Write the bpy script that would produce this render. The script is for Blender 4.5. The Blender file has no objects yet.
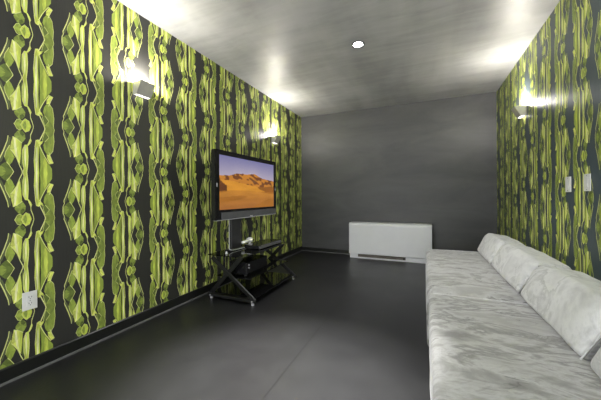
import bpy, bmesh, math, random
from mathutils import Vector, Matrix, noise

random.seed(7)
S = bpy.context.scene
COL = S.collection
XL, XR, YB, HC, YR = -2.289, 1.041, 5.217, 2.714, -1.3
PI = math.pi

# ------------------------------------------------------------------ materials
def lin(c):
    c = c / 255.0
    return c / 12.92 if c <= 0.04045 else ((c + 0.055) / 1.055) ** 2.4
def rgb(r, g, b): return (lin(r), lin(g), lin(b), 1.0)

class NT:
    def __init__(self, name):
        self.m = bpy.data.materials.new(name); self.m.use_nodes = True
        self.t = self.m.node_tree; self.b = self.t.nodes['Principled BSDF']
    def n(self, typ, **kw):
        nd = self.t.nodes.new(typ)
        for k, v in kw.items():
            if k.startswith('i_'):
                key = k[2:].replace('_', ' ')
                nd.inputs[key].default_value = v
            else: setattr(nd, k, v)
        return nd
    def l(self, a, b): self.t.links.new(a, b)
    def coord(self, scale=(1, 1, 1), rot=(0, 0, 0)):
        tc = self.n('ShaderNodeTexCoord'); mp = self.n('ShaderNodeMapping')
        mp.inputs['Scale'].default_value = scale; mp.inputs['Rotation'].default_value = rot
        self.l(tc.outputs['Object'], mp.inputs['Vector']); return mp.outputs['Vector']
    def ramp(self, fac, stops):
        r = self.n('ShaderNodeValToRGB'); e = r.color_ramp.elements
        while len(e) < len(stops): e.new(0.5)
        for el, (p, c) in zip(e, stops): el.position = p; el.color = c
        self.l(fac, r.inputs['Fac']); return r.outputs['Color']
    def noise(self, vec, scale, detail=4, rough=0.55, dist=0.0):
        nn = self.n('ShaderNodeTexNoise'); nn.inputs['Scale'].default_value = scale
        nn.inputs['Detail'].default_value = detail; nn.inputs['Roughness'].default_value = rough
        nn.inputs['Distortion'].default_value = dist
        if vec is not None: self.l(vec, nn.inputs['Vector'])
        return nn.outputs['Fac']
    def bump(self, fac, strength, dist):
        b = self.n('ShaderNodeBump'); b.inputs['Strength'].default_value = strength
        b.inputs['Distance'].default_value = dist
        self.l(fac, b.inputs['Height']); self.l(b.outputs['Normal'], self.b.inputs['Normal'])
    def set(self, **kw):
        for k, v in kw.items(): self.b.inputs[k.replace('_', ' ')].default_value = v
        return self

def mottled(name, c0, c1, scale=6, rough=0.5, vscale=(1, 1, 1), bump=0.0, bscale=200, metallic=0.0, r2=None):
    m = NT(name); v = m.coord(vscale)
    f = m.noise(v, scale, 5)
    m.l(m.ramp(f, [(0.3, c0), (0.7, c1)]), m.b.inputs['Base Color'])
    m.set(Roughness=rough, Metallic=metallic)
    if r2 is not None:
        mr = m.n('ShaderNodeMapRange'); mr.inputs['To Min'].default_value = rough; mr.inputs['To Max'].default_value = r2
        m.l(f, mr.inputs['Value']); m.l(mr.outputs['Result'], m.b.inputs['Roughness'])
    if bump: m.bump(m.noise(m.coord(), bscale, 2), bump, 0.002)
    return m.m

def emit(name, col, strength):
    m = NT(name); m.set(Base_Color=(0.8, 0.8, 0.8, 1), Emission_Color=col, Emission_Strength=strength); return m.m

def make_wallpaper():
    m = NT('printed_wallpaper')
    a = m.n('ShaderNodeAttribute', attribute_name='print')
    v = m.coord((1, 60, 3))
    f = m.noise(v, 3.0, 3)
    mr = m.n('ShaderNodeMapRange'); mr.inputs['To Min'].default_value = 0.78; mr.inputs['To Max'].default_value = 1.22
    m.l(f, mr.inputs['Value'])
    mx = m.n('ShaderNodeVectorMath', operation='SCALE'); m.l(a.outputs['Color'], mx.inputs[0]); m.l(mr.outputs['Result'], mx.inputs['Scale'])
    m.l(mx.outputs['Vector'], m.b.inputs['Base Color'])
    m.set(Roughness=0.42, Specular_IOR_Level=0.45)
    m.bump(m.noise(m.coord(), 260, 2), 0.12, 0.002)
    return m.m

def make_ceiling():
    m = NT('satin_ceiling_paint')
    # streaks and broad bands in the colour stand in for light and reflections
    f1 = m.noise(m.coord((1.1, 5.0, 1), (0, 0, 0.25)), 1.6, 5, 0.6, 0.4)
    f2 = m.noise(m.coord((2.2, 0.35, 1), (0, 0, -0.2)), 1.3, 3, 0.5, 0.3)
    ad = m.n('ShaderNodeMath', operation='ADD'); m.l(f1, ad.inputs[0]); m.l(f2, ad.inputs[1])
    hf = m.n('ShaderNodeMath', operation='MULTIPLY'); m.l(ad.outputs[0], hf.inputs[0]); hf.inputs[1].default_value = 0.5
    m.l(m.ramp(hf.outputs[0], [(0.38, (0.26, 0.264, 0.272, 1)), (0.62, (0.40, 0.405, 0.413, 1))]), m.b.inputs['Base Color'])
    mr = m.n('ShaderNodeMapRange'); mr.inputs['To Min'].default_value = 0.36; mr.inputs['To Max'].default_value = 0.55
    m.l(f1, mr.inputs['Value']); m.l(mr.outputs['Result'], m.b.inputs['Roughness'])
    m.bump(f1, 0.25, 0.01)
    return m.m

def make_back_wall():
    m = NT('charcoal_wall_paint')
    f1 = m.noise(m.coord((1, 1, 3.2), (0, 0.35, 0)), 0.9, 5, 0.6, 0.5)
    m.l(m.ramp(f1, [(0.35, (0.068, 0.068, 0.070, 1)), (0.65, (0.10, 0.10, 0.103, 1))]), m.b.inputs['Base Color'])
    m.set(Roughness=0.5)
    m.bump(m.noise(m.coord(), 120, 2), 0.1, 0.002)
    return m.m

def make_floor():
    m = NT('black_rubber_flooring')
    tc = m.n('ShaderNodeTexCoord'); sp = m.n('ShaderNodeSeparateXYZ'); m.l(tc.outputs['Object'], sp.inputs[0])
    f1 = m.noise(m.coord(), 2.2, 5, 0.6); f2 = m.noise(m.coord(), 160, 3, 0.7)
    base = m.ramp(f1, [(0.3, (0.015, 0.015, 0.016, 1)), (0.7, (0.023, 0.023, 0.024, 1))])
    # sheet seams: a fine line every 1.22 m across, staggered cross joints
    def line(out, off, per, w):
        a = m.n('ShaderNodeMath', operation='ADD'); m.l(out, a.inputs[0]); a.inputs[1].default_value = off
        p = m.n('ShaderNodeMath', operation='PINGPONG'); m.l(a.outputs[0], p.inputs[0]); p.inputs[1].default_value = per / 2
        c = m.n('ShaderNodeMath', operation='LESS_THAN'); m.l(p.outputs[0], c.inputs[0]); c.inputs[1].default_value = w
        return c.outputs[0]
    s = line(sp.outputs['X'], SEAM, 1.22, 0.0022)
    # grit flecks
    vo = m.n('ShaderNodeTexVoronoi'); vo.inputs['Scale'].default_value = 14; m.l(m.coord(), vo.inputs['Vector'])
    fl = m.n('ShaderNodeMath', operation='LESS_THAN'); m.l(vo.outputs['Distance'], fl.inputs[0]); fl.inputs[1].default_value = 0.045
    m1 = m.n('ShaderNodeMix', data_type='RGBA'); m.l(fl.outputs[0], m1.inputs['Factor']); m.l(base, m1.inputs['A']); m1.inputs['B'].default_value = (0.09, 0.09, 0.09, 1)
    m2 = m.n('ShaderNodeMix', data_type='RGBA'); m.l(s, m2.inputs['Factor']); m.l(m1.outputs['Result'], m2.inputs['A']); m2.inputs['B'].default_value = (0.004, 0.004, 0.004, 1)
    m.l(m2.outputs['Result'], m.b.inputs['Base Color'])
    mr = m.n('ShaderNodeMapRange'); mr.inputs['To Min'].default_value = 0.3; mr.inputs['To Max'].default_value = 0.46
    m.l(f1, mr.inputs['Value']); m.l(mr.outputs['Result'], m.b.inputs['Roughness'])
    m.bump(f2, 0.22, 0.003)
    return m.m

def make_velvet(name, streak, rot, c0, c1, c2, bump=0.45, crease=0.9):
    m = NT(name)
    v = m.coord(streak, (0, 0, rot))
    f0 = m.noise(v, 2.0, 9, 0.6, 0.7)
    f1 = m.noise(m.coord((streak[0] * 1.2, streak[1] * 1.4, streak[2]), (0, 0, -rot)), 3.6, 7, 0.65, 0.8)
    a = m.n('ShaderNodeMath', operation='MULTIPLY_ADD'); m.l(f1, a.inputs[0]); a.inputs[1].default_value = 0.5
    m.l(f0, a.inputs[2])
    k = m.ramp(a.outputs[0], [(0.56, c0), (0.66, c1), (0.72, c2), (0.755, c1), (0.80, c0), (0.83, c2), (0.93, c1)])
    # pressed creases: thin dark wandering lines in some places only
    c1_ = m.noise(m.coord((streak[0] * 0.8, streak[1] * 2.2, streak[2]), (0, 0, rot * 1.5)), 2.3, 5, 0.55, 1.0)
    cr = m.ramp(c1_, [(0.478, (1, 1, 1, 1)), (0.497, (0.42, 0.42, 0.42, 1)), (0.503, (1.0, 1.0, 1.0, 1)), (0.53, (1, 1, 1, 1))])
    mk = m.noise(m.coord(), 3.1, 2, 0.5)
    mkr = m.ramp(mk, [(0.5, (0, 0, 0, 1)), (0.6, (crease, crease, crease, 1))])
    mu = m.n('ShaderNodeMix', data_type='RGBA', blend_type='MULTIPLY')
    m.l(mkr, mu.inputs['Factor']); m.l(k, mu.inputs['A']); m.l(cr, mu.inputs['B'])
    m.l(mu.outputs['Result'], m.b.inputs['Base Color'])
    m.set(Roughness=0.75, Sheen_Weight=0.3, Sheen_Roughness=0.4)
    m.bump(a.outputs[0], bump, 0.03)
    return m.m

SEAM = 0.808
M = {}
M['paper'] = make_wallpaper()
M['ceiling'] = make_ceiling()
M['back'] = make_back_wall()
M['floor'] = make_floor()
M['base'] = mottled('black_gloss_skirting', (0.012, 0.013, 0.012, 1), (0.018, 0.019, 0.018, 1), 3, 0.3)
M['strip'] = mottled('grey_vinyl_bead', (0.10, 0.10, 0.10, 1), (0.14, 0.14, 0.14, 1), 9, 0.35)
M['seat'] = make_velvet('crushed_velvet_seat', (0.9, 1.9, 1), 0.2, (0.25, 0.245, 0.24, 1), (0.37, 0.365, 0.36, 1), (0.52, 0.52, 0.52, 1))
M['cushion'] = make_velvet('crushed_velvet_cushion', (1.0, 0.9, 1.2), 0.4, (0.54, 0.54, 0.545, 1), (0.67, 0.67, 0.675, 1), (0.75, 0.75, 0.755, 1), 0.25, 0.4)
M['piping'] = mottled('velvet_piping', (0.62, 0.62, 0.62, 1), (0.72, 0.72, 0.72, 1), 20, 0.7)
M['gusset'] = mottled('pleated_grey_gusset', (0.2, 0.2, 0.2, 1), (0.34, 0.34, 0.34, 1), 30, 0.8)
M['white_metal'] = mottled('white_enamel', (0.74, 0.75, 0.77, 1), (0.78, 0.79, 0.81, 1), 4, 0.35)
M['grille'] = mottled('brown_grey_grille', (0.16, 0.14, 0.12, 1), (0.24, 0.21, 0.18, 1), 12, 0.5)
M['dark_gap'] = mottled('shadow_black_plastic', (0.008, 0.008, 0.008, 1), (0.012, 0.012, 0.012, 1), 5, 0.6)
M['black_plastic'] = mottled('gloss_black_plastic', (0.008, 0.008, 0.009, 1), (0.013, 0.013, 0.014, 1), 5, 0.18)
M['grey_plastic'] = mottled('dark_silver_plastic', (0.085, 0.085, 0.09, 1), (0.11, 0.11, 0.115, 1), 8, 0.25)
M['silver'] = mottled('silver_plastic', (0.5, 0.5, 0.52, 1), (0.58, 0.58, 0.6, 1), 8, 0.25, metallic=0.4)
M['black_metal'] = mottled('black_powder_coat', (0.007, 0.007, 0.007, 1), (0.012, 0.012, 0.012, 1), 14, 0.35)
M['column'] = mottled('grey_column_paint', (0.02, 0.02, 0.021, 1), (0.028, 0.028, 0.03, 1), 9, 0.3)
M['white_plastic'] = mottled('white_plastic', (0.78, 0.78, 0.77, 1), (0.84, 0.84, 0.83, 1), 6, 0.35)
M['sconce'] = mottled('brushed_grey_sconce', (0.40, 0.39, 0.36, 1), (0.46, 0.45, 0.42, 1), 20, 0.4)
M['bulb'] = emit('warm_lamp_glow', (1.0, 0.86, 0.66, 1), 60)
M['slot'] = emit('sconce_lens_glow', (1.0, 0.95, 0.85, 1), 1.0)
M['down'] = emit('downlight_lens_glow', (1.0, 0.98, 0.95, 1), 12)
def make_glass():
    m = NT('smoked_black_glass')
    f = m.noise(m.coord(), 3, 2)
    m.l(m.ramp(f, [(0.3, (0.004, 0.004, 0.004, 1)), (0.7, (0.006, 0.006, 0.006, 1))]), m.b.inputs['Base Color'])
    m.set(Roughness=0.06, IOR=1.5)
    return m.m
M['glass'] = make_glass()
def make_screen():
    m = NT('lit_screen_picture')
    a = m.n('ShaderNodeAttribute', attribute_name='print')
    m.set(Base_Color=(0.01, 0.01, 0.01, 1), Roughness=0.2, Emission_Strength=0.21)
    m.l(a.outputs['Color'], m.b.inputs['Emission Color'])
    return m.m
M['screen'] = make_screen()

# ------------------------------------------------------------------ helpers
def obj(name, bm, mat, parent=None, smooth=False, mats=None):
    me = bpy.data.meshes.new(name)
    if smooth:
        for f in bm.faces: f.smooth = True
    bm.to_mesh(me); bm.free()
    for k in (mats or [mat]): me.materials.append(k)
    o = bpy.data.objects.new(name, me); COL.objects.link(o)
    if parent: o.parent = parent
    return o
def tag(o, label, cat, group=None):
    o['label'] = label; o['category'] = cat
    if group: o['group'] = group
    return o
def thing(name, label, cat, loc=(0, 0, 0), rotz=0, group=None):
    o = bpy.data.objects.new(name, None); COL.objects.link(o)
    o.location = loc; o.rotation_euler = (0, 0, rotz); o.empty_display_size = 0.1
    return tag(o, label, cat, group)
def struct(name, bm, mat, smooth=False):
    o = obj(name, bm, mat, None, smooth); o['kind'] = 'structure'; return o
def dup(root, loc, rotz, label):
    r = root.copy(); COL.objects.link(r); r.location = loc; r.rotation_euler = (0, 0, rotz); r['label'] = label
    for ch in list(root.children):
        c = ch.copy(); COL.objects.link(c); c.parent = r
        for g in list(ch.children):
            d = g.copy(); COL.objects.link(d); d.parent = c
    return r

def add_box(bm, x0, x1, y0, y1, z0, z1, bev=0.0, seg=2, mat=0):
    r = bmesh.ops.create_cube(bm, size=1.0)
    vs = r['verts']
    for v in vs:
        v.co = Vector(((x0 + x1) / 2 + v.co.x * (x1 - x0), (y0 + y1) / 2 + v.co.y * (y1 - y0), (z0 + z1) / 2 + v.co.z * (z1 - z0)))
    fs = {f for v in vs for f in v.link_faces}
    for f in fs: f.material_index = mat
    if bev:
        es = list({e for v in vs for e in v.link_edges})
        bmesh.ops.bevel(bm, geom=es, offset=bev, segments=seg, affect='EDGES', profile=0.5)
    return bm
def box(x0, x1, y0, y1, z0, z1, bev=0.0, seg=2): return add_box(bmesh.new(), x0, x1, y0, y1, z0, z1, bev, seg)

def add_prism(bm, poly, axis, a, b, bev=0.0):
    """poly: list of 2-D points in the plane across `axis`; extruded from a to b."""
    def P(p, t):
        if axis == 'x': return Vector((t, p[0], p[1]))
        if axis == 'y': return Vector((p[0], t, p[1]))
        return Vector((p[0], p[1], t))
    A = [bm.verts.new(P(p, a)) for p in poly]; B = [bm.verts.new(P(p, b)) for p in poly]
    fs = [bm.faces.new(A), bm.faces.new(B[::-1])]
    n = len(poly)
    for i in range(n): fs.append(bm.faces.new((A[i], B[i], B[(i + 1) % n], A[(i + 1) % n])))
    bmesh.ops.recalc_face_normals(bm, faces=fs)
    if bev:
        bmesh.ops.bevel(bm, geom=list({e for f in fs for e in f.edges}), offset=bev, segments=2, affect='EDGES', profile=0.5)
    return bm
def prism(poly, axis, a, b, bev=0.0): return add_prism(bmesh.new(), poly, axis, a, b, bev)

def add_cyl(bm, c, r, h, axis='z', seg=24, r2=None, bev=0.0):
    res = bmesh.ops.create_cone(bm, cap_ends=True, segments=seg, radius1=r, radius2=r if r2 is None else r2, depth=h)
    R = {'z': Matrix.Identity(4), 'x': Matrix.Rotation(PI / 2, 4, 'Y'), 'y': Matrix.Rotation(-PI / 2, 4, 'X')}[axis]
    bmesh.ops.transform(bm, matrix=Matrix.Translation(c) @ R, verts=res['verts'])
    return bm
def cyl(c, r, h, axis='z', seg=24, r2=None): return add_cyl(bmesh.new(), c, r, h, axis, seg, r2)

def add_tube(bm, pts, r, seg=8, closed=False):
    pts = [Vector(p) for p in pts]; n = len(pts); rings = []
    for i, p in enumerate(pts):
        if closed: t = pts[(i + 1) % n] - pts[i - 1]
        else: t = pts[min(i + 1, n - 1)] - pts[max(i - 1, 0)]
        t.normalize()
        up = Vector((0, 0, 1)) if abs(t.z) < 0.9 else Vector((1, 0, 0))
        a = t.cross(up).normalized(); b = t.cross(a).normalized()
        rr = r[i] if isinstance(r, (list, tuple)) else r
        rings.append([bm.verts.new(p + (a * math.cos(2 * PI * k / seg) + b * math.sin(2 * PI * k / seg)) * rr) for k in range(seg)])
    m = n if closed else n - 1
    for i in range(m):
        A, B = rings[i], rings[(i + 1) % n]
        for k in range(seg): bm.faces.new((A[k], A[(k + 1) % seg], B[(k + 1) % seg], B[k]))
    if not closed:
        bm.faces.new(rings[0]); bm.faces.new(rings[-1][::-1])
    bmesh.ops.recalc_face_normals(bm, faces=bm.faces)
    return bm

def soft_box(x0, x1, y0, y1, z0, z1, r, n=(20, 20, 10), shape=None):
    """A box with rounded edges as an even grid that `shape(co, s, t, w)` may deform."""
    bm = bmesh.new(); cache = {}
    C = Vector(((x0 + x1) / 2, (y0 + y1) / 2, (z0 + z1) / 2)); H = Vector(((x1 - x0) / 2, (y1 - y0) / 2, (z1 - z0) / 2))
    def vert(i, j, k):
        key = (i, j, k)
        if key in cache: return cache[key]
        u = Vector((2 * i / n[0] - 1, 2 * j / n[1] - 1, 2 * k / n[2] - 1))
        p = Vector((u.x * H.x, u.y * H.y, u.z * H.z))
        q = Vector([max(-(H[a] - r), min(H[a] - r, p[a])) for a in range(3)])
        d = p - q
        if d.length > 1e-9:
            d = d.normalized() * r
        co = C + q + d
        if shape: co = shape(co, u)
        cache[key] = bm.verts.new(co); return cache[key]
    for a in range(3):
        b, c = (a + 1) % 3, (a + 2) % 3
        for side in (0, n[a]):
            for i in range(n[b]):
                for j in range(n[c]):
                    ks = []
                    for di, dj in ((0, 0), (1, 0), (1, 1), (0, 1)):
                        idx = [0, 0, 0]; idx[a] = side; idx[b] = i + di; idx[c] = j + dj
                        ks.append(vert(*idx))
                    if side == 0: ks = ks[::-1]
                    bm.faces.new(ks)
    bmesh.ops.recalc_face_normals(bm, faces=bm.faces)
    return bm

# ------------------------------------------------------------------ wallpaper
TH = 0.589
CX = [(-60, -14), (-17, 15.5), (0, 27), (33, 50), (67, 71), (100, 94), (133, 117), (167, 141), (200, 165), (233, 190), (267, 215), (300, 241), (333, 268), (367, 296)]
def cu(cx):
    for (a, ua), (b, ub) in zip(CX, CX[1:]):
        if cx <= b: return (ua + (ub - ua) * (cx - a) / (b - a)) / 1000.0
    return 0.296
INK = {'E': (250, 252, 192), 'L': (228, 236, 118), 'L2': (210, 222, 98), 'M': (160, 178, 78), 'M2': (146, 163, 76), 'D': (104, 120, 58), 'F': (102, 112, 74), 'K': (48, 55, 34)}
SA = [  # strand A, polygons: ink, points
 ('F', [(52,125),(72,132),(68,180),(35,235),(12,290),(0,300),(-4,280),(5,250),(25,212),(45,160)]),
 ('D', [(-17,352),(-6,325),(8,312),(28,296),(42,292),(62,312),(80,338),(89,352)]),
 ('M2', [(-17,352),(-6,328),(10,318),(35,338),(40,352)]),
 ('M', [(65,180),(35,228),(28,262),(42,292),(62,312),(78,296),(98,258),(78,222)]),
 ('L', [(85,125),(112,135),(145,160),(140,230),(133,300),(112,262),(78,215),(68,200),(75,165)]),
 ('E', [(92,132),(104,136),(112,200),(118,262),(104,240),(94,190)]),
 ('L2', [(120,142),(145,160),(140,230),(134,290),(124,240)]),
 ('D', [(138,235),(150,200),(151,292),(146,330),(140,300)]),
 ('L2', [(150,200),(165,168),(183,165),(187,240),(184,300),(178,352),(152,352),(158,330),(150,290)]),
 ('E', [(162,185),(172,180),(174,260),(168,330),(162,280)]),
 ('L', [(182,168),(203,116),(213,134),(206,150),(190,172)]),
 ('M2', [(98,105),(115,85),(132,72),(150,80),(167,98),(171,125),(158,145),(145,158),(112,135),(95,118)]),
 ('D', [(132,74),(150,82),(166,100),(150,112),(134,100)]),
 ('M', [(95,33),(97,42),(113,70),(135,75),(151,66),(141,45),(138,33)]),
 ('L2', [(138,33),(141,45),(152,66),(169,83),(196,70),(206,48),(208,33)]),
 ('M2', [(150,33),(160,60),(171,70),(177,33)]),
]
RA = [  # strand A, bright ridges: (width, points)
 (5, [(54,122),(48,155),(22,220),(5,258),(-8,285),(-4,305),(-15,325),(-17,353)]),
 (5, [(68,206),(82,222),(110,260),(130,310),(146,342),(147,353)]),
 (4, [(42,292),(62,312),(80,336),(90,353)]),
 (3, [(65,182),(36,228),(28,262)]),
 (4, [(186,165),(205,130),(203,114),(204,98),(214,72),(222,45),(222,32)]),
 (3, [(94,32),(98,44),(113,70),(135,75)]),
 (2.5, [(138,32),(141,46),(152,66),(169,84),(197,70)]),
 (4, [(84,124),(112,135),(146,160)]),
 (3, [(152,353),(158,330),(150,290),(150,200),(166,168)]),
 (3, [(178,353),(184,300),(187,240),(183,166)]),
]
SB = [
 ('L2', [(230,363),(225,285),(233,200),(240,155),(255,150),(263,190),(259,290),(262,363)]),
 ('E', [(238,363),(236,285),(243,205),(250,190),(252,290),(250,363)]),
 ('K', [(262,363),(259,290),(262,200),(269,240),(271,300),(268,363)]),
 ('M', [(268,363),(271,300),(268,240),(264,195),(270,188),(298,245),(335,312),(346,330),(348,363)]),
 ('L2', [(290,363),(287,300),(296,262),(312,285),(318,363)]),
 ('M', [(290,180),(300,158),(330,125),(357,95),(361,150),(352,215),(330,240),(312,235),(298,215)]),
 ('M2', [(300,158),(330,125),(357,95),(340,170),(312,200)]),
 ('L', [(330,240),(340,265),(355,291),(335,298),(315,265),(312,238)]),
 ('L', [(240,155),(258,148),(268,160),(292,150),(285,166),(268,186)]),
 ('D', [(301,73),(298,90),(285,125),(283,150),(300,158),(330,125),(358,95),(363,73)]),
 ('M2', [(301,73),(299,92),(326,125),(357,96),(363,73)]),
]
RB = [
 (5, [(262,182),(280,220),(300,255),(330,299),(354,293)]),
 (6, [(262,160),(285,115),(298,85),(302,72)]),
 (3, [(283,150),(300,92),(327,126),(300,158)]),
 (4, [(326,225),(340,262),(355,292)]),
 (3, [(357,95),(361,150),(352,215),(330,242)]),
 (4, [(232,200),(240,155),(256,149),(270,186)]),
 (3, [(225,285),(233,200)]),
 (3, [(363,72),(357,96)]),
]
def ink(k, j=0.0):
    c = INK[k]; s = 1.0 + j
    return tuple(lin(min(252, x)) * s for x in c) + (1.0,)

def tile_shapes():
    """All print shapes of one column, upper half: list of (level, verts[(u,v,color)], faces)"""
    rnd = random.Random(3); out = []
    for polys, ridges, y0, sc in ((SA, RA, 352, 0.00094), (SB, RB, 363, 0.001016)):
        def cv(p): return cu(p[0]), max(0.0, min(TH / 2, (y0 - p[1]) * sc))
        for li, (k, pts) in enumerate(polys):
            P = [cv(p) for p in pts]; n = len(P)
            cx = sum(p[0] for p in P) / n; cy = sum(p[1] for p in P) / n
            tris = []
            for i in range(n):
                j = rnd.uniform(-0.28, 0.25)
                a, b = P[i], P[(i + 1) % n]
                tris.append([(cx, cy, ink(k, j * 0.5)), (a[0], a[1], ink(k, j + 0.14)), (b[0], b[1], ink(k, j - 0.1))])
            # fan only works for star-shaped outlines; ear-clip otherwise handled by bmesh triangulate
            out.append((1 + li, P, tris, k))
        for ri, (w, pts) in enumerate(ridges):
            P = [Vector(cv(p)) for p in pts]; hw = w * 0.00094 / 2
            P = [p for i, p in enumerate(P) if i == 0 or (p - P[i - 1]).length > 1e-5]
            N = []
            for i in range(len(P)):
                d = (P[min(i + 1, len(P) - 1)] - P[max(i - 1, 0)]).normalized(); N.append(Vector((-d.y, d.x)) * hw * rnd.uniform(0.75, 1.25))
            quads = []
            for i in range(len(P) - 1):
                a, b, na, nb = P[i], P[i + 1], N[i], N[i + 1]
                e1 = ink('E', rnd.uniform(-0.2, 0.1)); e2 = ink('L', rnd.uniform(-0.1, 0.1))
                quads.append([(*(a + na), e1), (*(b + nb), e1), (*(b - nb), e2), (*(a - na), e2)])
            out.append((19 + ri, None, quads, 'E'))
    return out
TILE = tile_shapes()

def wallpaper_mesh(columns, s0, s1, ground, X, sgn, ztop, zbot):
    """columns: (s_origin, mirrored, z_node); s runs to the right as seen from the room. Returns a bmesh in wall plane."""
    bm = bmesh.new(); lay = bm.loops.layers.float_color.new('print')
    def pt(s, z, lv):
        # left wall: s = Y ; right wall: s = -Y
        y = s if sgn > 0 else -s
        return Vector((X + sgn * lv * 0.00012, y, z))
    def face(vs, lv):
        try: f = bm.faces.new([bm.verts.new(pt(a, z, lv)) for a, z, c in vs])
        except ValueError: return
        for lp, (a, z, c) in zip(f.loops, vs): lp[lay] = c
    for so, mir, zn in columns:
        k0 = int(math.floor((zbot - zn) / TH)) - 1; k1 = int(math.ceil((ztop - zn) / TH)) + 1
        for k in range(k0, k1 + 1):
            for up in (1, -1):
                zc = zn + k * TH
                if zc - TH / 2 > ztop or zc + TH / 2 < zbot: continue
                for lv, P, faces, kk in TILE:
                    for fc in faces:
                        vs = []
                        for (u, v, c) in fc:
                            uu = 0.32 - u if mir else u
                            vs.append((so + uu, zc + up * v, c))
                        face(vs, lv)
    # clip to the wall
    for co, no in (((0, 0, ztop), (0, 0, 1)), ((0, 0, zbot), (0, 0, -1)), ((0, min(s0, s1) if sgn > 0 else -max(s0, s1), 0), (0, -1, 0)), ((0, max(s0, s1) if sgn > 0 else -min(s0, s1), 0), (0, 1, 0))):
        bmesh.ops.bisect_plane(bm, geom=bm.verts[:] + bm.edges[:] + bm.faces[:], plane_co=co, plane_no=no, clear_outer=True, dist=1e-6)
    # paper ground + wall body
    ya, yb = (s0, s1) if sgn > 0 else (-s1, -s0)
    for f in bm.faces:                       # turn the print to face the room
        f.normal_update()
        if f.normal.x * sgn < 0: f.normal_flip()
        f.tag = True
    add_box(bm, min(X, X - sgn * 0.1), max(X, X - sgn * 0.1), ya, yb, 0, HC)
    for f in bm.faces:
        if not f.tag:
            for lp in f.loops: lp[lay] = ground
    return bm

cols_left = []
zn_odd = [1.262, 1.362, 1.43, 1.50, 1.56, 1.60, 1.64, 1.68]
zn_evn = [1.605, 1.638, 1.69, 1.74, 1.78, 1.80, 1.84, 1.88]
so = 0.76
ORIENT = [0, 0, 1, 1]
starts = [-0.84, -0.52, -0.2, 0.12, 0.44, 0.76, 1.084, 1.40, 1.735, 2.055, 2.375, 2.70, 3.02, 3.34, 3.66, 3.98, 4.30, 4.62, 4.94]
for i, s in enumerate(starts):
    k = i - 5
    zn = (zn_odd if k % 2 == 0 else zn_evn)[max(0, k // 2)]
    cols_left.append((s, ORIENT[k % 4], zn))
GROUND_L = rgb(55, 55, 53)
GROUND_R_SHEEN = rgb(78, 90, 96)  # same paper as the left wall, with a bluish sheen put into its colour
bm = wallpaper_mesh(cols_left, YR, YB, GROUND_L, XL, 1, HC, 0.09)
wl = struct('wall_left', bm, M['paper'])

# right wall: s = -Y.  nearest full column (mirrored) spans Y 2.82..2.50
cols_right = []
rzn = {0: 1.476, 1: 1.083, 2: 1.416, 3: 0.985, 4: 1.36}
rstarts = [-2.50 + 0.0, -2.815, -3.135, -3.475, -3.80, -4.12, -4.44, -4.76, -5.08, -5.40]
rorient = [0, 1, 1, 0, 0, 1, 1, 0, 0, 1]
for k, s in enumerate(rstarts):
    zn = [1.476, 1.083, 1.416, 0.985, 1.38, 0.93, 1.33, 0.88, 1.28, 0.83][k]
    cols_right.append((s, rorient[k], zn))
for k in range(1, 12):
    cols_right.append((-2.50 + 0.32 * k, [0, 1, 1, 0][k % 4], [1.476, 1.1][k % 2]))
bm = wallpaper_mesh(cols_right, -YB, -YR, GROUND_R_SHEEN, XR, -1, HC, 0.09)
wr = struct('wall_right', bm, M['paper'])

# ------------------------------------------------------------------ room shell
struct('wall_back', box(XL - 0.1, XR + 0.1, YB, YB + 0.1, 0, HC), M['back'])
struct('floor', box(XL - 0.1, XR + 0.1, YR, YB + 0.1, -0.1, 0), M['floor'])
struct('ceiling', box(XL - 0.1, XR + 0.1, YR, YB + 0.1, HC, HC + 0.1), M['ceiling'])
def skirting(poly_depth, h): return [(0, 0), (poly_depth, 0), (poly_depth, h - 0.006), (poly_depth - 0.005, h), (0, h)]
P = [(XL + a, b) for a, b in skirting(0.014, 0.092)]
struct('baseboard_left', prism(P, 'y', YR, YB), M['base'])
P = [(XR - a, b) for a, b in skirting(0.014, 0.092)]
struct('baseboard_right', prism(P, 'y', YR, YB), M['base'])
P = [(YB - a, b) for a, b in skirting(0.014, 0.075)]
struct('baseboard_back', prism(P, 'x', XL + 0.014, XR - 0.014), M['base'])
P = [(XL + 0.014, 0), (XL + 0.026, 0), (XL + 0.024, 0.008), (XL + 0.018, 0.012), (XL + 0.014, 0.012)]
struct('trim_1', prism(P, 'y', YR, YB - 0.03), M['strip'])
P = [(YB - 0.014, 0), (YB - 0.026, 0), (YB - 0.024, 0.008), (YB - 0.018, 0.012), (YB - 0.014, 0.012)]
struct('trim_2', prism(P, 'x', XL + 0.03, XR - 0.03), M['strip'])

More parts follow.
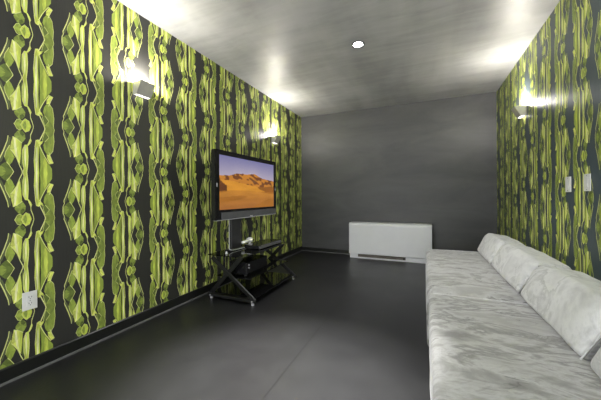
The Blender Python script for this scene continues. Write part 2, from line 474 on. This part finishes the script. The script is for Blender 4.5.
# ------------------------------------------------------------------ sconces
def make_sconce(loc, rotz, label):
    """local +X points into the room, Y along the wall, origin on the wall at the lamp's middle"""
    t = thing('wall_sconce', label, 'wall lamp', loc, rotz, 'wedge wall lamps')
    w, zt, zb, dt, db = 0.068, 0.045, -0.065, 0.108, 0.05
    bm = bmesh.new()
    th = 0.004
    # open shell: leaning front plate, two cheeks, back plate
    add_prism(bm, [(db, zb), (dt, zt), (dt - th, zt), (db - th, zb)], 'y', -w, w)
    for s in (-1, 1):
        add_prism(bm, [(0, zb), (db, zb), (dt, zt), (0, zt)], 'y', s * w, s * (w - th))
    obj('housing', bm, M['sconce'], t)
    obj('back_plate', box(0.0, 0.006, -w + th, w - th, zb + 0.004, zt, 0.001), M['sconce'], t)
    # frosted strip closing the bottom
    obj('bottom_lens', prism([(0.008, zb + 0.002), (db - th, zb + 0.002), (db - th + 0.004, zb + 0.008), (0.008, zb + 0.008)], 'y', -w + th, w - th), M['slot'], t)
    obj('lamp_holder', cyl((0.045, 0, -0.02), 0.014, 0.05, 'z', 16), M['sconce'], t)
    bm = bmesh.new(); bmesh.ops.create_uvsphere(bm, u_segments=16, v_segments=10, radius=0.022)
    bmesh.ops.translate(bm, verts=bm.verts, vec=(0.05, 0, 0.03))
    obj('bulb', bm, M['bulb'], t, True)
    L = bpy.data.lights.new('sconce_light', 'POINT'); L.energy = 10; L.color = (1.0, 0.95, 0.88); L.shadow_soft_size = 0.024
    lo = bpy.data.objects.new('sconce_light', L); COL.objects.link(lo); lo.parent = t; lo.location = (0.055, 0, 0.052)
    return t
sc = make_sconce((XL + 0.0036, 1.68, 2.05), 0, 'wedge wall lamp on the green left wall nearest the camera')
dup(sc, (XL + 0.0036, 4.06, 2.05), 0, 'wedge wall lamp on the left wall beyond the television, near the back corner')
dup(sc, (XR - 0.0036, 3.90, 2.05), PI, 'lit wedge wall lamp on the right wall above the far sofa')
dup(sc, (XR - 0.0036, 1.68, 2.05), PI, 'unseen wedge wall lamp added on the right wall above the near sofa for more light')  # out of view, added to brighten the right wall

# ------------------------------------------------------------------ downlight
t = thing('ceiling_downlight', 'small round lit downlight recessed in the middle of the grey ceiling', 'ceiling light', (-0.635, 2.965, HC))
bm = bmesh.new()
ring = [(0.05, -0.001), (0.05, -0.005), (0.062, -0.006), (0.067, -0.003), (0.068, 0.0)]
n = 32
R = [[bm.verts.new((r * math.cos(2 * PI * k / n), r * math.sin(2 * PI * k / n), z)) for k in range(n)] for r, z in ring]
for a, b in zip(R, R[1:]):
    for k in range(n): bm.faces.new((a[k], a[(k + 1) % n], b[(k + 1) % n], b[k]))
bmesh.ops.recalc_face_normals(bm, faces=bm.faces)
obj('trim_ring', bm, M['grey_plastic'], t, True)
obj('lens', cyl((0, 0, -0.002), 0.05, 0.003, 'z', 32), M['down'], t)
L = bpy.data.lights.new('downlight', 'SPOT'); L.energy = 40; L.spot_size = 2.0; L.spot_blend = 1.0; L.shadow_soft_size = 0.05
lo = bpy.data.objects.new('downlight', L); COL.objects.link(lo); lo.parent = t; lo.location = (0, 0, -0.01)

# ------------------------------------------------------------------ television
def make_tv():
    y0, y1, z0, z1 = 2.195, 3.435, 0.862, 1.585
    xf = -1.90; cy = (y0 + y1) / 2
    t = thing('television', 'large black flat television showing desert dunes on the left side', 'television', (xf, cy, z0))
    W = (y1 - y0) / 2; H = z1 - z0
    def fr(a0, a1, b0, b1, bm): return add_box(bm, -0.045, 0.0, a0, a1, b0, b1, 0.004)
    sw0, sw1, sz0, sz1 = -W + 0.062, W - 0.045, 0.105, H - 0.05
    # bezel: a frame around the opening
    bm = bmesh.new()
    outer = [(-W, 0.0), (W, 0.0), (W, H), (-W, H)]; inner = [(sw0, sz0), (sw1, sz0), (sw1, sz1), (sw0, sz1)]
    vo = [[bm.verts.new((x, p[0], p[1])) for p in outer] for x in (-0.002, -0.05)]
    vi = [[bm.verts.new((x, p[0], p[1])) for p in inner] for x in (0.0, -0.012)]
    for i in range(4):
        j = (i + 1) % 4
        bm.faces.new((vo[0][i], vo[0][j], vi[0][j], vi[0][i]))
        bm.faces.new((vi[0][i], vi[0][j], vi[1][j], vi[1][i]))
        bm.faces.new((vo[0][j], vo[0][i], vo[1][i], vo[1][j]))
    bm.faces.new(vo[1]); bm.faces.new(vi[1][::-1])
    bmesh.ops.recalc_face_normals(bm, faces=bm.faces)
    es = [e for e in bm.edges if all(abs(abs(v.co.y) - W) < 1e-5 for v in e.verts) and abs(e.verts[0].co.x - e.verts[1].co.x) > 0.01]
    bmesh.ops.bevel(bm, geom=es, offset=0.02, segments=4, affect='EDGES', profile=0.5)
    obj('bezel', bm, M['black_plastic'], t)
    bm = bmesh.new()
    A = [bm.verts.new((-0.05, y, z)) for y, z in ((-W + .006, .006), (W - .006, .006), (W - .006, H - .006), (-W + .006, H - .006))]
    B = [bm.verts.new((-0.1, y, z)) for y, z in ((-W + .05, .04), (W - .05, .04), (W - .05, H - .04), (-W + .05, H - .04))]
    bm.faces.new(A); bm.faces.new(B[::-1])
    for i in range(4): bm.faces.new((A[i], B[i], B[(i + 1) % 4], A[(i + 1) % 4]))
    bmesh.ops.recalc_face_normals(bm, faces=bm.faces)
    obj('back_shell', bm, M['black_plastic'], t)
    # speaker bar under the screen, with a silver lower edge
    sb = obj('speaker_bar', box(-0.001, 0.006, -W + 0.09, W - 0.004, 0.006, 0.078, 0.002), M['grey_plastic'], t)
    obj('silver_edge', box(-0.04, 0.007, -W + 0.02, W - 0.004, -0.006, 0.004, 0.002), M['silver'], t)
    obj('power_light', box(0.006, 0.008, -0.02, 0.03, 0.012, 0.016), M['white_plastic'], sb)
    for (yy, zz) in ((-W + 0.025, 0.36), (W - 0.018, 0.34)):
        obj('control_button', box(-0.001, 0.004, yy - 0.006, yy + 0.006, zz - 0.02, zz + 0.02, 0.002), M['silver'], t)
    # picture: plain desert dunes under a lilac sky, as a fine coloured grid
    bm = bmesh.new(); lay = bm.verts.layers.float_color.new('print')
    NX, NZ = 150, 90
    def ridge(s): return 0.60 + 0.05 * math.sin(2.6 * s + 0.4) + 0.075 * math.exp(-((s - 0.56) / 0.13) ** 2) + 0.014 * noise.noise((s * 9, 0, 0)) + 0.012 * noise.noise((s * 26, 3, 0)) + 0.05 * math.exp(-((s - 0.30) / 0.12) ** 2)
    def pic(s, q):
        r = ridge(s)
        if q > r:
            k = (q - r) / (1 - r)
            a, b = (178, 168, 186), (122, 120, 164)
            return tuple(lin(a[i] + (b[i] - a[i]) * k) for i in range(3))
        far = 0.50 + 0.05 * math.sin(5 * s + 1.2)
        mid = 0.44 + 0.16 * max(0, s - 0.45) * (1.2 - 0.3 * math.sin(6 * s)) + 0.13 * math.exp(-((s + 0.02) / 0.09) ** 2)
        near = 0.33 + 0.025 * math.sin(4.2 * s + 0.3) + 0.03 * s
        n1 = noise.noise((s * 5, q * 14, 1.0))
        if q > far:
            c = (196, 128, 52) if noise.noise((s * 14 + q * 10, q * 12, 4)) > -0.05 else (120, 72, 38)
        elif q > near:
            edge = q < mid and s > 0.45
            lee = 0.45 + 1.6 * max(0, 0.5 - q) + 0.04 * n1
            c = (150, 92, 36) if (edge and s > lee + 0.1) else (214, 146, 52)
            if s < 0.12 and q < mid: c = (104, 62, 34)
        else:
            k = q / near
            c = (196 - 30 * (1 - k), 132 - 26 * (1 - k), 52)
            if noise.noise((s * 2.0 - q * 3, q * 7, 9)) > 0.18: c = (168, 108, 42)
        return tuple(lin(x * (1 + 0.07 * n1)) for x in c)
    g = []
    for i in range(NX + 1):
        row = []
        for j in range(NZ + 1):
            s, q = i / NX, j / NZ
            v = bm.verts.new((-0.011, sw0 + (sw1 - sw0) * s, sz0 + (sz1 - sz0) * q)); v[lay] = (*pic(s, q), 1.0); row.append(v)
        g.append(row)
    for i in range(NX):
        for j in range(NZ): bm.faces.new((g[i][j], g[i + 1][j], g[i + 1][j + 1], g[i][j + 1]))
    obj('screen', bm, M['screen'], t)
    obj('mount_plate', box(-0.145, -0.1, -0.15, 0.15, 0.12, 0.52, 0.003), M['black_metal'], t)
    return t
make_tv()

# ------------------------------------------------------------------ television stand
def bar(bm, a, b, w, th, axis='y'):
    """flat bar from a to b (in the X-Z plane), `w` wide in plane and `th` thick along Y"""
    a, b = Vector(a), Vector(b); d = (b - a).normalized(); n = Vector((-d.z, 0, d.x)) * w / 2
    add_prism(bm, [((a + n).x, (a + n).z), ((b + n).x, (b + n).z), ((b - n).x, (b - n).z), ((a - n).x, (a - n).z)], 'y', a.y - th / 2, a.y + th / 2, 0.003)
def make_stand():
    yl, yr, xb, xf = 2.39, 3.35, -2.16, -1.575
    t = thing('television_stand', 'black three tier glass stand with crossed legs under the television', 'television stand', (-1.87, 2.87, 0))
    O = Vector((1.87, -2.87, 0))
    def sh(bm): bmesh.ops.translate(bm, verts=bm.verts, vec=O); return bm
    obj('top_shelf', sh(box(-2.16, -1.70, yl - 0.02, yr + 0.02, 0.468, 0.478, 0.002)), M['glass'], t)
    obj('middle_shelf', sh(box(-2.08, -1.66, yl + 0.03, yr - 0.03, 0.238, 0.246, 0.002)), M['glass'], t)
    obj('bottom_shelf', sh(box(-2.14, -1.575, yl + 0.02, yr - 0.01, 0.06, 0.068, 0.002)), M['glass'], t)
    for y in (yl, yr):
        bm = bmesh.new(); bar(bm, (xf + 0.01, y - 0.008, 0.045), (-2.11, y - 0.008, 0.449), 0.045, 0.014); obj('leg', sh(bm), M['black_metal'], t)
        bm = bmesh.new(); bar(bm, (xb + 0.01, y + 0.008, 0.045), (-1.74, y + 0.008, 0.469), 0.045, 0.014); obj('leg', sh(bm), M['black_metal'], t)
        obj('base_rail', sh(box(xb, xf + 0.015, y - 0.02, y + 0.02, 0.026, 0.056, 0.004)), M['black_metal'], t)
        for x in (xb + 0.03, xf - 0.02):
            obj('foot', sh(cyl((x, y, 0.013), 0.018, 0.026, 'z', 16)), M['silver'], t)
            obj('bolt', sh(cyl((x + 0.0, y - 0.0215, 0.041), 0.009, 0.004, 'y', 12)), M['silver'], t)
    obj('rear_rail', sh(box(-2.15, -2.12, yl + 0.02, yr - 0.02, 0.03, 0.056, 0.003)), M['black_metal'], t)
    # rear column that carries the television
    col = obj('mount_column', sh(box(-2.085, -2.045, 2.635, 2.82, 0.478, 1.36, 0.004)), M['column'], t)
    obj('column_foot', sh(box(-2.12, -2.0, 2.60, 2.85, 0.478, 0.488, 0.003)), M['black_metal'], t)
    for y in (2.445, 2.98):
        obj('shelf_post', sh(cyl((-2.0, y, 0.357), 0.012, 0.222, 'z', 14)), M['black_metal'], t)
    return t
make_stand()

# receiver on the middle shelf
t = thing('receiver', 'bulky black receiver box on the middle shelf of the stand', 'receiver', (-1.87, 2.66, 0.246))
obj('case', box(-0.10, 0.13, -0.17, 0.24, 0.012, 0.15, 0.004), M['black_plastic'], t)
obj('front_panel', box(0.1305, 0.138, -0.168, 0.238, 0.014, 0.148, 0.002), M['glass'], t)
for sx in (-0.07, 0.1):
    for sy in (-0.14, 0.2): obj('foot', cyl((sx, sy, 0.006), 0.014, 0.012, 'z', 12), M['dark_gap'], t)
for k in range(2): obj('knob', cyl((0.142, -0.14, 0.09 + 0.03 * k), 0.008, 0.01, 'x', 14), M['silver'], t)

# media player on the top shelf
t = thing('media_player', 'low flat black media box on the right of the stand top', 'media player', (-1.87, 3.03, 0.478))
obj('case', box(-0.09, 0.11, -0.26, 0.28, 0.006, 0.05, 0.004), M['black_plastic'], t)
obj('front_panel', box(0.1105, 0.117, -0.255, 0.275, 0.008, 0.047, 0.002), M['grey_plastic'], t)
for sx in (-0.07, 0.08):
    for sy in (-0.22, 0.24): obj('foot', cyl((sx, sy, 0.003), 0.012, 0.006, 'z', 12), M['dark_gap'], t)
obj('disc_slot', box(0.117, 0.1185, -0.12, 0.12, 0.03, 0.034), M['dark_gap'], t)

# white rounded gadget on the stand
t = thing('desk_gadget', 'small white rounded gadget on a little base on the stand top', 'gadget', (-2.03, 2.965, 0.478))
t.scale = (1.3, 1.3, 0.9)
bm = bmesh.new(); add_cyl(bm, (0, 0, 0.006), 0.042, 0.012, 'z', 28, 0.034); obj('base', bm, M['white_plastic'], t, False)
obj('neck', add_tube(bmesh.new(), [(0, 0, 0.008), (0, 0.008, 0.03), (0.0, 0.012, 0.055)], [0.014, 0.011, 0.014], 12), M['white_plastic'], t, True)
bm = bmesh.new(); bmesh.ops.create_uvsphere(bm, u_segments=20, v_segments=14, radius=0.042)
bmesh.ops.scale(bm, verts=bm.verts, vec=(0.75, 1.0, 0.9)); bmesh.ops.translate(bm, verts=bm.verts, vec=(0, 0.012, 0.082))
hd = obj('head', bm, M['white_plastic'], t, True)
obj('arm', add_tube(bmesh.new(), [(0, -0.01, 0.078), (0, -0.06, 0.074), (0, -0.105, 0.07), (0, -0.118, 0.068)], [0.024, 0.018, 0.02, 0.008], 12), M['white_plastic'], t, True)
obj('ring', cyl((0.031, 0.02, 0.085), 0.012, 0.006, 'x', 16), M['dark_gap'], hd)
# white cable
def bez(p, n=24):
    p = [Vector(q) for q in p]; out = []
    for i in range(n + 1):
        s = i / n; q = list(p)
        while len(q) > 1: q = [a.lerp(b, s) for a, b in zip(q, q[1:])]
        out.append(q[0])
    return out
pts = [(-2.008, 2.545, 0.905), (-2.01, 2.546, 0.70), (-2.012, 2.55, 0.55)] + bez([(-2.012, 2.551, 0.52), (-2.012, 2.553, 0.485), (-2.005, 2.60, 0.4915), (-1.985, 2.75, 0.4915), (-1.99, 2.90, 0.4825)], 14)
tag(obj('power_cable', add_tube(bmesh.new(), pts, 0.0035, 8), M['white_plastic'], None, True), 'thin white cable hanging from the television down to the stand top', 'cable')
# white plug by the cable
t = thing('power_adapter', 'tiny white plug adapter on the left end of the stand top', 'adapter', (-1.98, 2.46, 0.478))
t.scale = (0.65, 0.65, 0.8)
obj('body', prism([(-0.018, 0.0), (0.018, 0.0), (0.012, 0.022), (0.002, 0.034), (-0.008, 0.022)], 'x', -0.014, 0.014, 0.003), M['white_plastic'], t)
obj('prong', box(-0.008, 0.008, 0.018, 0.034, 0.006, 0.010), M['silver'], t)

# ------------------------------------------------------------------ fan coil radiator
def make_radiator():
    x0, x1, yf, yb = -1.243, 0.112, 4.945, YB - 0.028
    t = thing('radiator', 'long low white convector radiator against the dark back wall', 'radiator', ((x0 + x1) / 2, yf, 0))
    W = (x1 - x0) / 2; D = yb - yf; H = 0.628
    # casing: sloped top front edge and side cheeks
    prof = [(0.0, 0.075), (0.0, H - 0.035), (0.02, H - 0.006), (0.032, H), (D, H), (D, 0.075)]
    obj('casing', prism(prof, 'x', -W, W, 0.006), M['white_metal'], t)
    obj('front_panel', box(-W + 0.012, W - 0.012, -0.006, 0.004, 0.082, H - 0.042, 0.003), M['white_metal'], t)
    pl = bmesh.new()
    add_box(pl, -W + 0.014, -W + 0.155, 0.006, D, 0.0, 0.075, 0.002)
    add_box(pl, W - 0.40, W - 0.014, 0.006, D, 0.0, 0.075, 0.002)
    add_box(pl, -W + 0.155, W - 0.40, 0.006, D, 0.0, 0.02, 0.002)
    obj('plinth', pl, M['white_metal'], t)
    g = obj('air_intake', box(-W + 0.157, W - 0.402, 0.03, D, 0.022, 0.074), M['dark_gap'], t)
    bm = bmesh.new()
    for k in range(3): add_box(bm, -W + 0.157, W - 0.402, 0.012, 0.03, 0.026 + k * 0.017, 0.036 + k * 0.017, 0.002)
    obj('louvre', bm, M['grille'], g)
    obj('control_tab', box(W - 0.44, W - 0.41, 0.004, 0.014, 0.03, 0.062, 0.002), M['dark_gap'], t)
    # top outlet grille
    top = bmesh.new()
    for k in range(46): add_box(top, -W + 0.1 + k * 0.0255, -W + 0.112 + k * 0.0255, 0.09, D - 0.04, H - 0.001, H + 0.003)
    obj('outlet_grille', top, M['white_metal'], t)
make_radiator()

# ------------------------------------------------------------------ sofas
def make_sofa(y0, y1, label, dx=0.0, dz=0.0, seed=1, r=0.06, sag=0.0):
    L = y1 - y0; x0, x1, zs = 0.012 + dx, XR - 0.03, 0.42 + dz
    t = thing('sofa', label, 'sofa', ((x0 + x1) / 2, (y0 + y1) / 2, 0), 0, 'pale velvet sofas along the right wall')
    W = (x1 - x0) / 2; H = L / 2
    def crown(co, u):
        # gently crowned top, slack wrinkles across the seat
        if co.z > 0.25:
            k = (1 - u.x ** 4) * (1 - u.y ** 6)
            co = co.copy(); co.z += 0.012 * k
            co.z -= sag * max(0.0, (-u.y - 0.80) / 0.20) ** 1.5          # slack towards the joint
            co.z += 0.006 * noise.noise((co.x * 2.2 + seed, co.y * 7 + co.x * 1.5, 1.3)) * k + 0.004 * noise.noise((co.x * 7, co.y * 16 + co.x * 4, seed)) * k
        else:
            co = co.copy()
        co.x += 0.005 * noise.noise((seed, co.y * 4, co.z * 5)) * (1 if u.x < 0 else 0)
        return co
    obj('seat_base', soft_box(-W, W, -H + 0.002, H - 0.002, 0.0, zs, r, (60, 150, 24), crown), M['seat'], t, True)
    # top-stitched seam a hand inside the front edge and end edges
    pts = [(-W + 0.038 + 0.0 * k, -H + 0.05 + (L - 0.1) * k / 40, zs + 0.0015) for k in range(41)]
    obj('seam', add_tube(bmesh.new(), pts, 0.0022, 6), M['seat'], t, True)
    pts = [(-W + 0.03 + (2 * W - 0.09) * k / 40, H - 0.012, zs - 0.006 + 0.006 * math.sin(k / 40 * PI)) for k in range(41)]
    obj('edge_piping', add_tube(bmesh.new(), pts, 0.006, 8), M['cushion'], t, True)
    return t
def make_back(parent, ya, yb, seed, gusset=True, h=0.655):
    """wedge back cushion, world coords in, parented to the sofa"""
    o = parent.location
    z0 = 0.432
    def wedge(co, u):
        co = co.copy()
        k = (co.z - z0) / (h - z0)
        front = 1 - (u.x + 1) / 2
        co.x += front * 0.105 * k                      # leaning front face
        e = (1 - abs(u.y) ** 4)
        if u.x < 0.2: co.x -= 0.022 * e * (1 - (2 * k - 1) ** 2) * front
        co.z += 0.022 * e * max(0, k) ** 2 * (0.4 + 0.6 * front)
        co.z -= 0.02 * (1 - front) * max(0, k)
        n = noise.noise((co.x * 5 + seed, co.y * 6, co.z * 6)) * 0.006 + noise.noise((co.x * 12, co.y * 12 + seed, co.z * 14)) * 0.002
        co.x -= n * front; co.z += n * max(0, k)
        return co
    bm = soft_box(0.558, 0.87, ya + 0.006, yb - 0.006, z0, h, 0.045, (24, 44, 22), wedge)
    bmesh.ops.translate(bm, verts=bm.verts, vec=(-o.x, -o.y, -o.z))
    c = obj('back_cushion', bm, M['cushion'], parent, True)
    # pleated side strip at the near end, with pale piping on its front edge
    bm = bmesh.new(); n = 30; A = []
    for i in range(n + 1):
        k = i / n; z = z0 + 0.012 + (h - z0 - 0.03) * k
        xs = 0.578 + 0.105 * k
        d = 0.004 * (0.5 + 0.5 * math.sin(i * 2.1))
        row = [bm.verts.new((xs + q, ya + 0.004 - d + (0.004 if q > 0 else 0.003), z)) for q in (0.0, 0.03, 0.09)]
        row.append(bm.verts.new((xs + 0.09, ya + 0.02, z))); row.append(bm.verts.new((xs, ya + 0.02, z)))
        A.append(row)
    for r0, r1 in zip(A, A[1:]):
        for j in range(5): bm.faces.new((r0[j], r0[(j + 1) % 5], r1[(j + 1) % 5], r1[j]))
    bm.faces.new(A[0]); bm.faces.new(A[-1][::-1])
    bmesh.ops.recalc_face_normals(bm, faces=bm.faces)
    bmesh.ops.translate(bm, verts=bm.verts, vec=(-o.x, -o.y, -o.z))
    obj('pleated_side', bm, M['gusset'], c)['label'] = 'grey pleated cushion side'
    pts = [(0.573 + 0.105 * k / 12 - 0.006, ya + 0.006, z0 + 0.01 + (h - z0 - 0.03) * k / 12) for k in range(13)]
    bm = add_tube(bmesh.new(), pts, 0.0035, 8); bmesh.ops.translate(bm, verts=bm.verts, vec=(-o.x, -o.y, -o.z))
    obj('piping', bm, M['cushion'], c, True)
    return c
far = make_sofa(2.155, 3.90, 'pale grey crushed velvet sofa at the far end, beside the white radiator', 0.0, 0.004, 1, 0.05, 0.06)
near = make_sofa(0.50, 2.15, 'pale grey crushed velvet sofa nearest the camera, below the two light switches', 0.012, 0.006, 5, 0.03)
make_back(far, 3.16, 3.90, 2); make_back(far, 2.29, 3.15, 5)
make_back(near, 1.465, 2.28, 8); make_back(near, 0.62, 1.45, 11)

# ------------------------------------------------------------------ outlet and switches
t = thing('power_outlet', 'white power outlet plate low on the left wall', 'power outlet', (XL + 0.0036, 0.918, 0.453))
obj('cover_plate', box(0, 0.006, -0.037, 0.037, -0.057, 0.057, 0.002), M['white_plastic'], t)
for s in (1, -1):
    r = obj('socket', box(0.005, 0.0085, -0.017, 0.017, s * 0.0195 - 0.0145, s * 0.0195 + 0.0145, 0.002), M['white_plastic'], t)
    for yy in (-0.0065, 0.0065): obj('slot', box(0.008, 0.0089, yy - 0.0013, yy + 0.0013, s * 0.0195, s * 0.0195 + 0.009), M['dark_gap'], r)
    obj('slot', cyl((0.0085, 0, s * 0.0195 - 0.007), 0.0024, 0.001, 'x', 12), M['dark_gap'], r)
obj('screw', cyl((0.006, 0, 0), 0.003, 0.002, 'x', 12), M['silver'], t)
def make_switch(y, z, w, label):
    t = thing('light_switch', label, 'light switch', (XR - 0.0036, y, z), 0, 'white switch plates on the right wall')
    obj('cover_plate', box(-0.006, 0, -w, w, -0.06, 0.06, 0.002), M['white_plastic'], t)
    r = obj('rocker', prism([(-0.006, -0.033), (-0.011, -0.033), (-0.008, 0.0), (-0.009, 0.033), (-0.006, 0.033)], 'y', -0.017, 0.017, 0.0008), M['white_plastic'], t)
    for s in (1, -1): obj('screw', cyl((-0.0065, 0, s * 0.048), 0.003, 0.002, 'x', 12), M['silver'], t)
make_switch(2.855, 1.182, 0.045, 'white light switch plate on the right wall, farther from the camera')
make_switch(2.575, 1.185, 0.043, 'white light switch plate on the right wall, nearer the right edge')

# ------------------------------------------------------------------ light and camera
W = bpy.data.worlds.new('World'); S.world = W; W.use_nodes = True
bg = W.node_tree.nodes['Background']; bg.inputs['Color'].default_value = (0.95, 0.97, 1.0, 1); bg.inputs['Strength'].default_value = 0.9
def lamp(name, loc, energy, size=2.4, col=(1, 0.98, 0.95)):
    L = bpy.data.lights.new(name, 'SPOT'); L.energy = energy; L.spot_size = size; L.spot_blend = 0.9; L.shadow_soft_size = 0.05; L.color = col
    o = bpy.data.objects.new(name, L); COL.objects.link(o); o.location = loc; return o
lamp('downlight_near', (-0.80, 1.40, HC - 0.01), 330, 0.82)

yaw, roll, f, cy = math.radians(23.9042), math.radians(-0.3483), 279.099, 196.4875
cam = bpy.data.cameras.new('Camera'); co = bpy.data.objects.new('Camera', cam); COL.objects.link(co)
fwd = Vector((-math.sin(yaw), math.cos(yaw), 0)); right = Vector((math.cos(yaw), math.sin(yaw), 0)); up = Vector((0, 0, 1))
r2 = right * math.cos(roll) + up * math.sin(roll); u2 = up * math.cos(roll) - right * math.sin(roll)
co.matrix_world = Matrix(((r2.x, u2.x, -fwd.x, 0), (r2.y, u2.y, -fwd.y, 0), (r2.z, u2.z, -fwd.z, 1.1), (0, 0, 0, 1)))
cam.sensor_width = 36; cam.sensor_fit = 'HORIZONTAL'; cam.lens = 36 * f / 601
cam.shift_y = -(200 - cy) / 601
cam.clip_start = 0.02
S.camera = co
S.view_settings.view_transform = 'Standard'; S.view_settings.look = 'None'
S.view_settings.gamma = 1; S.view_settings.use_curve_mapping = False
S.view_settings.exposure = 2.15
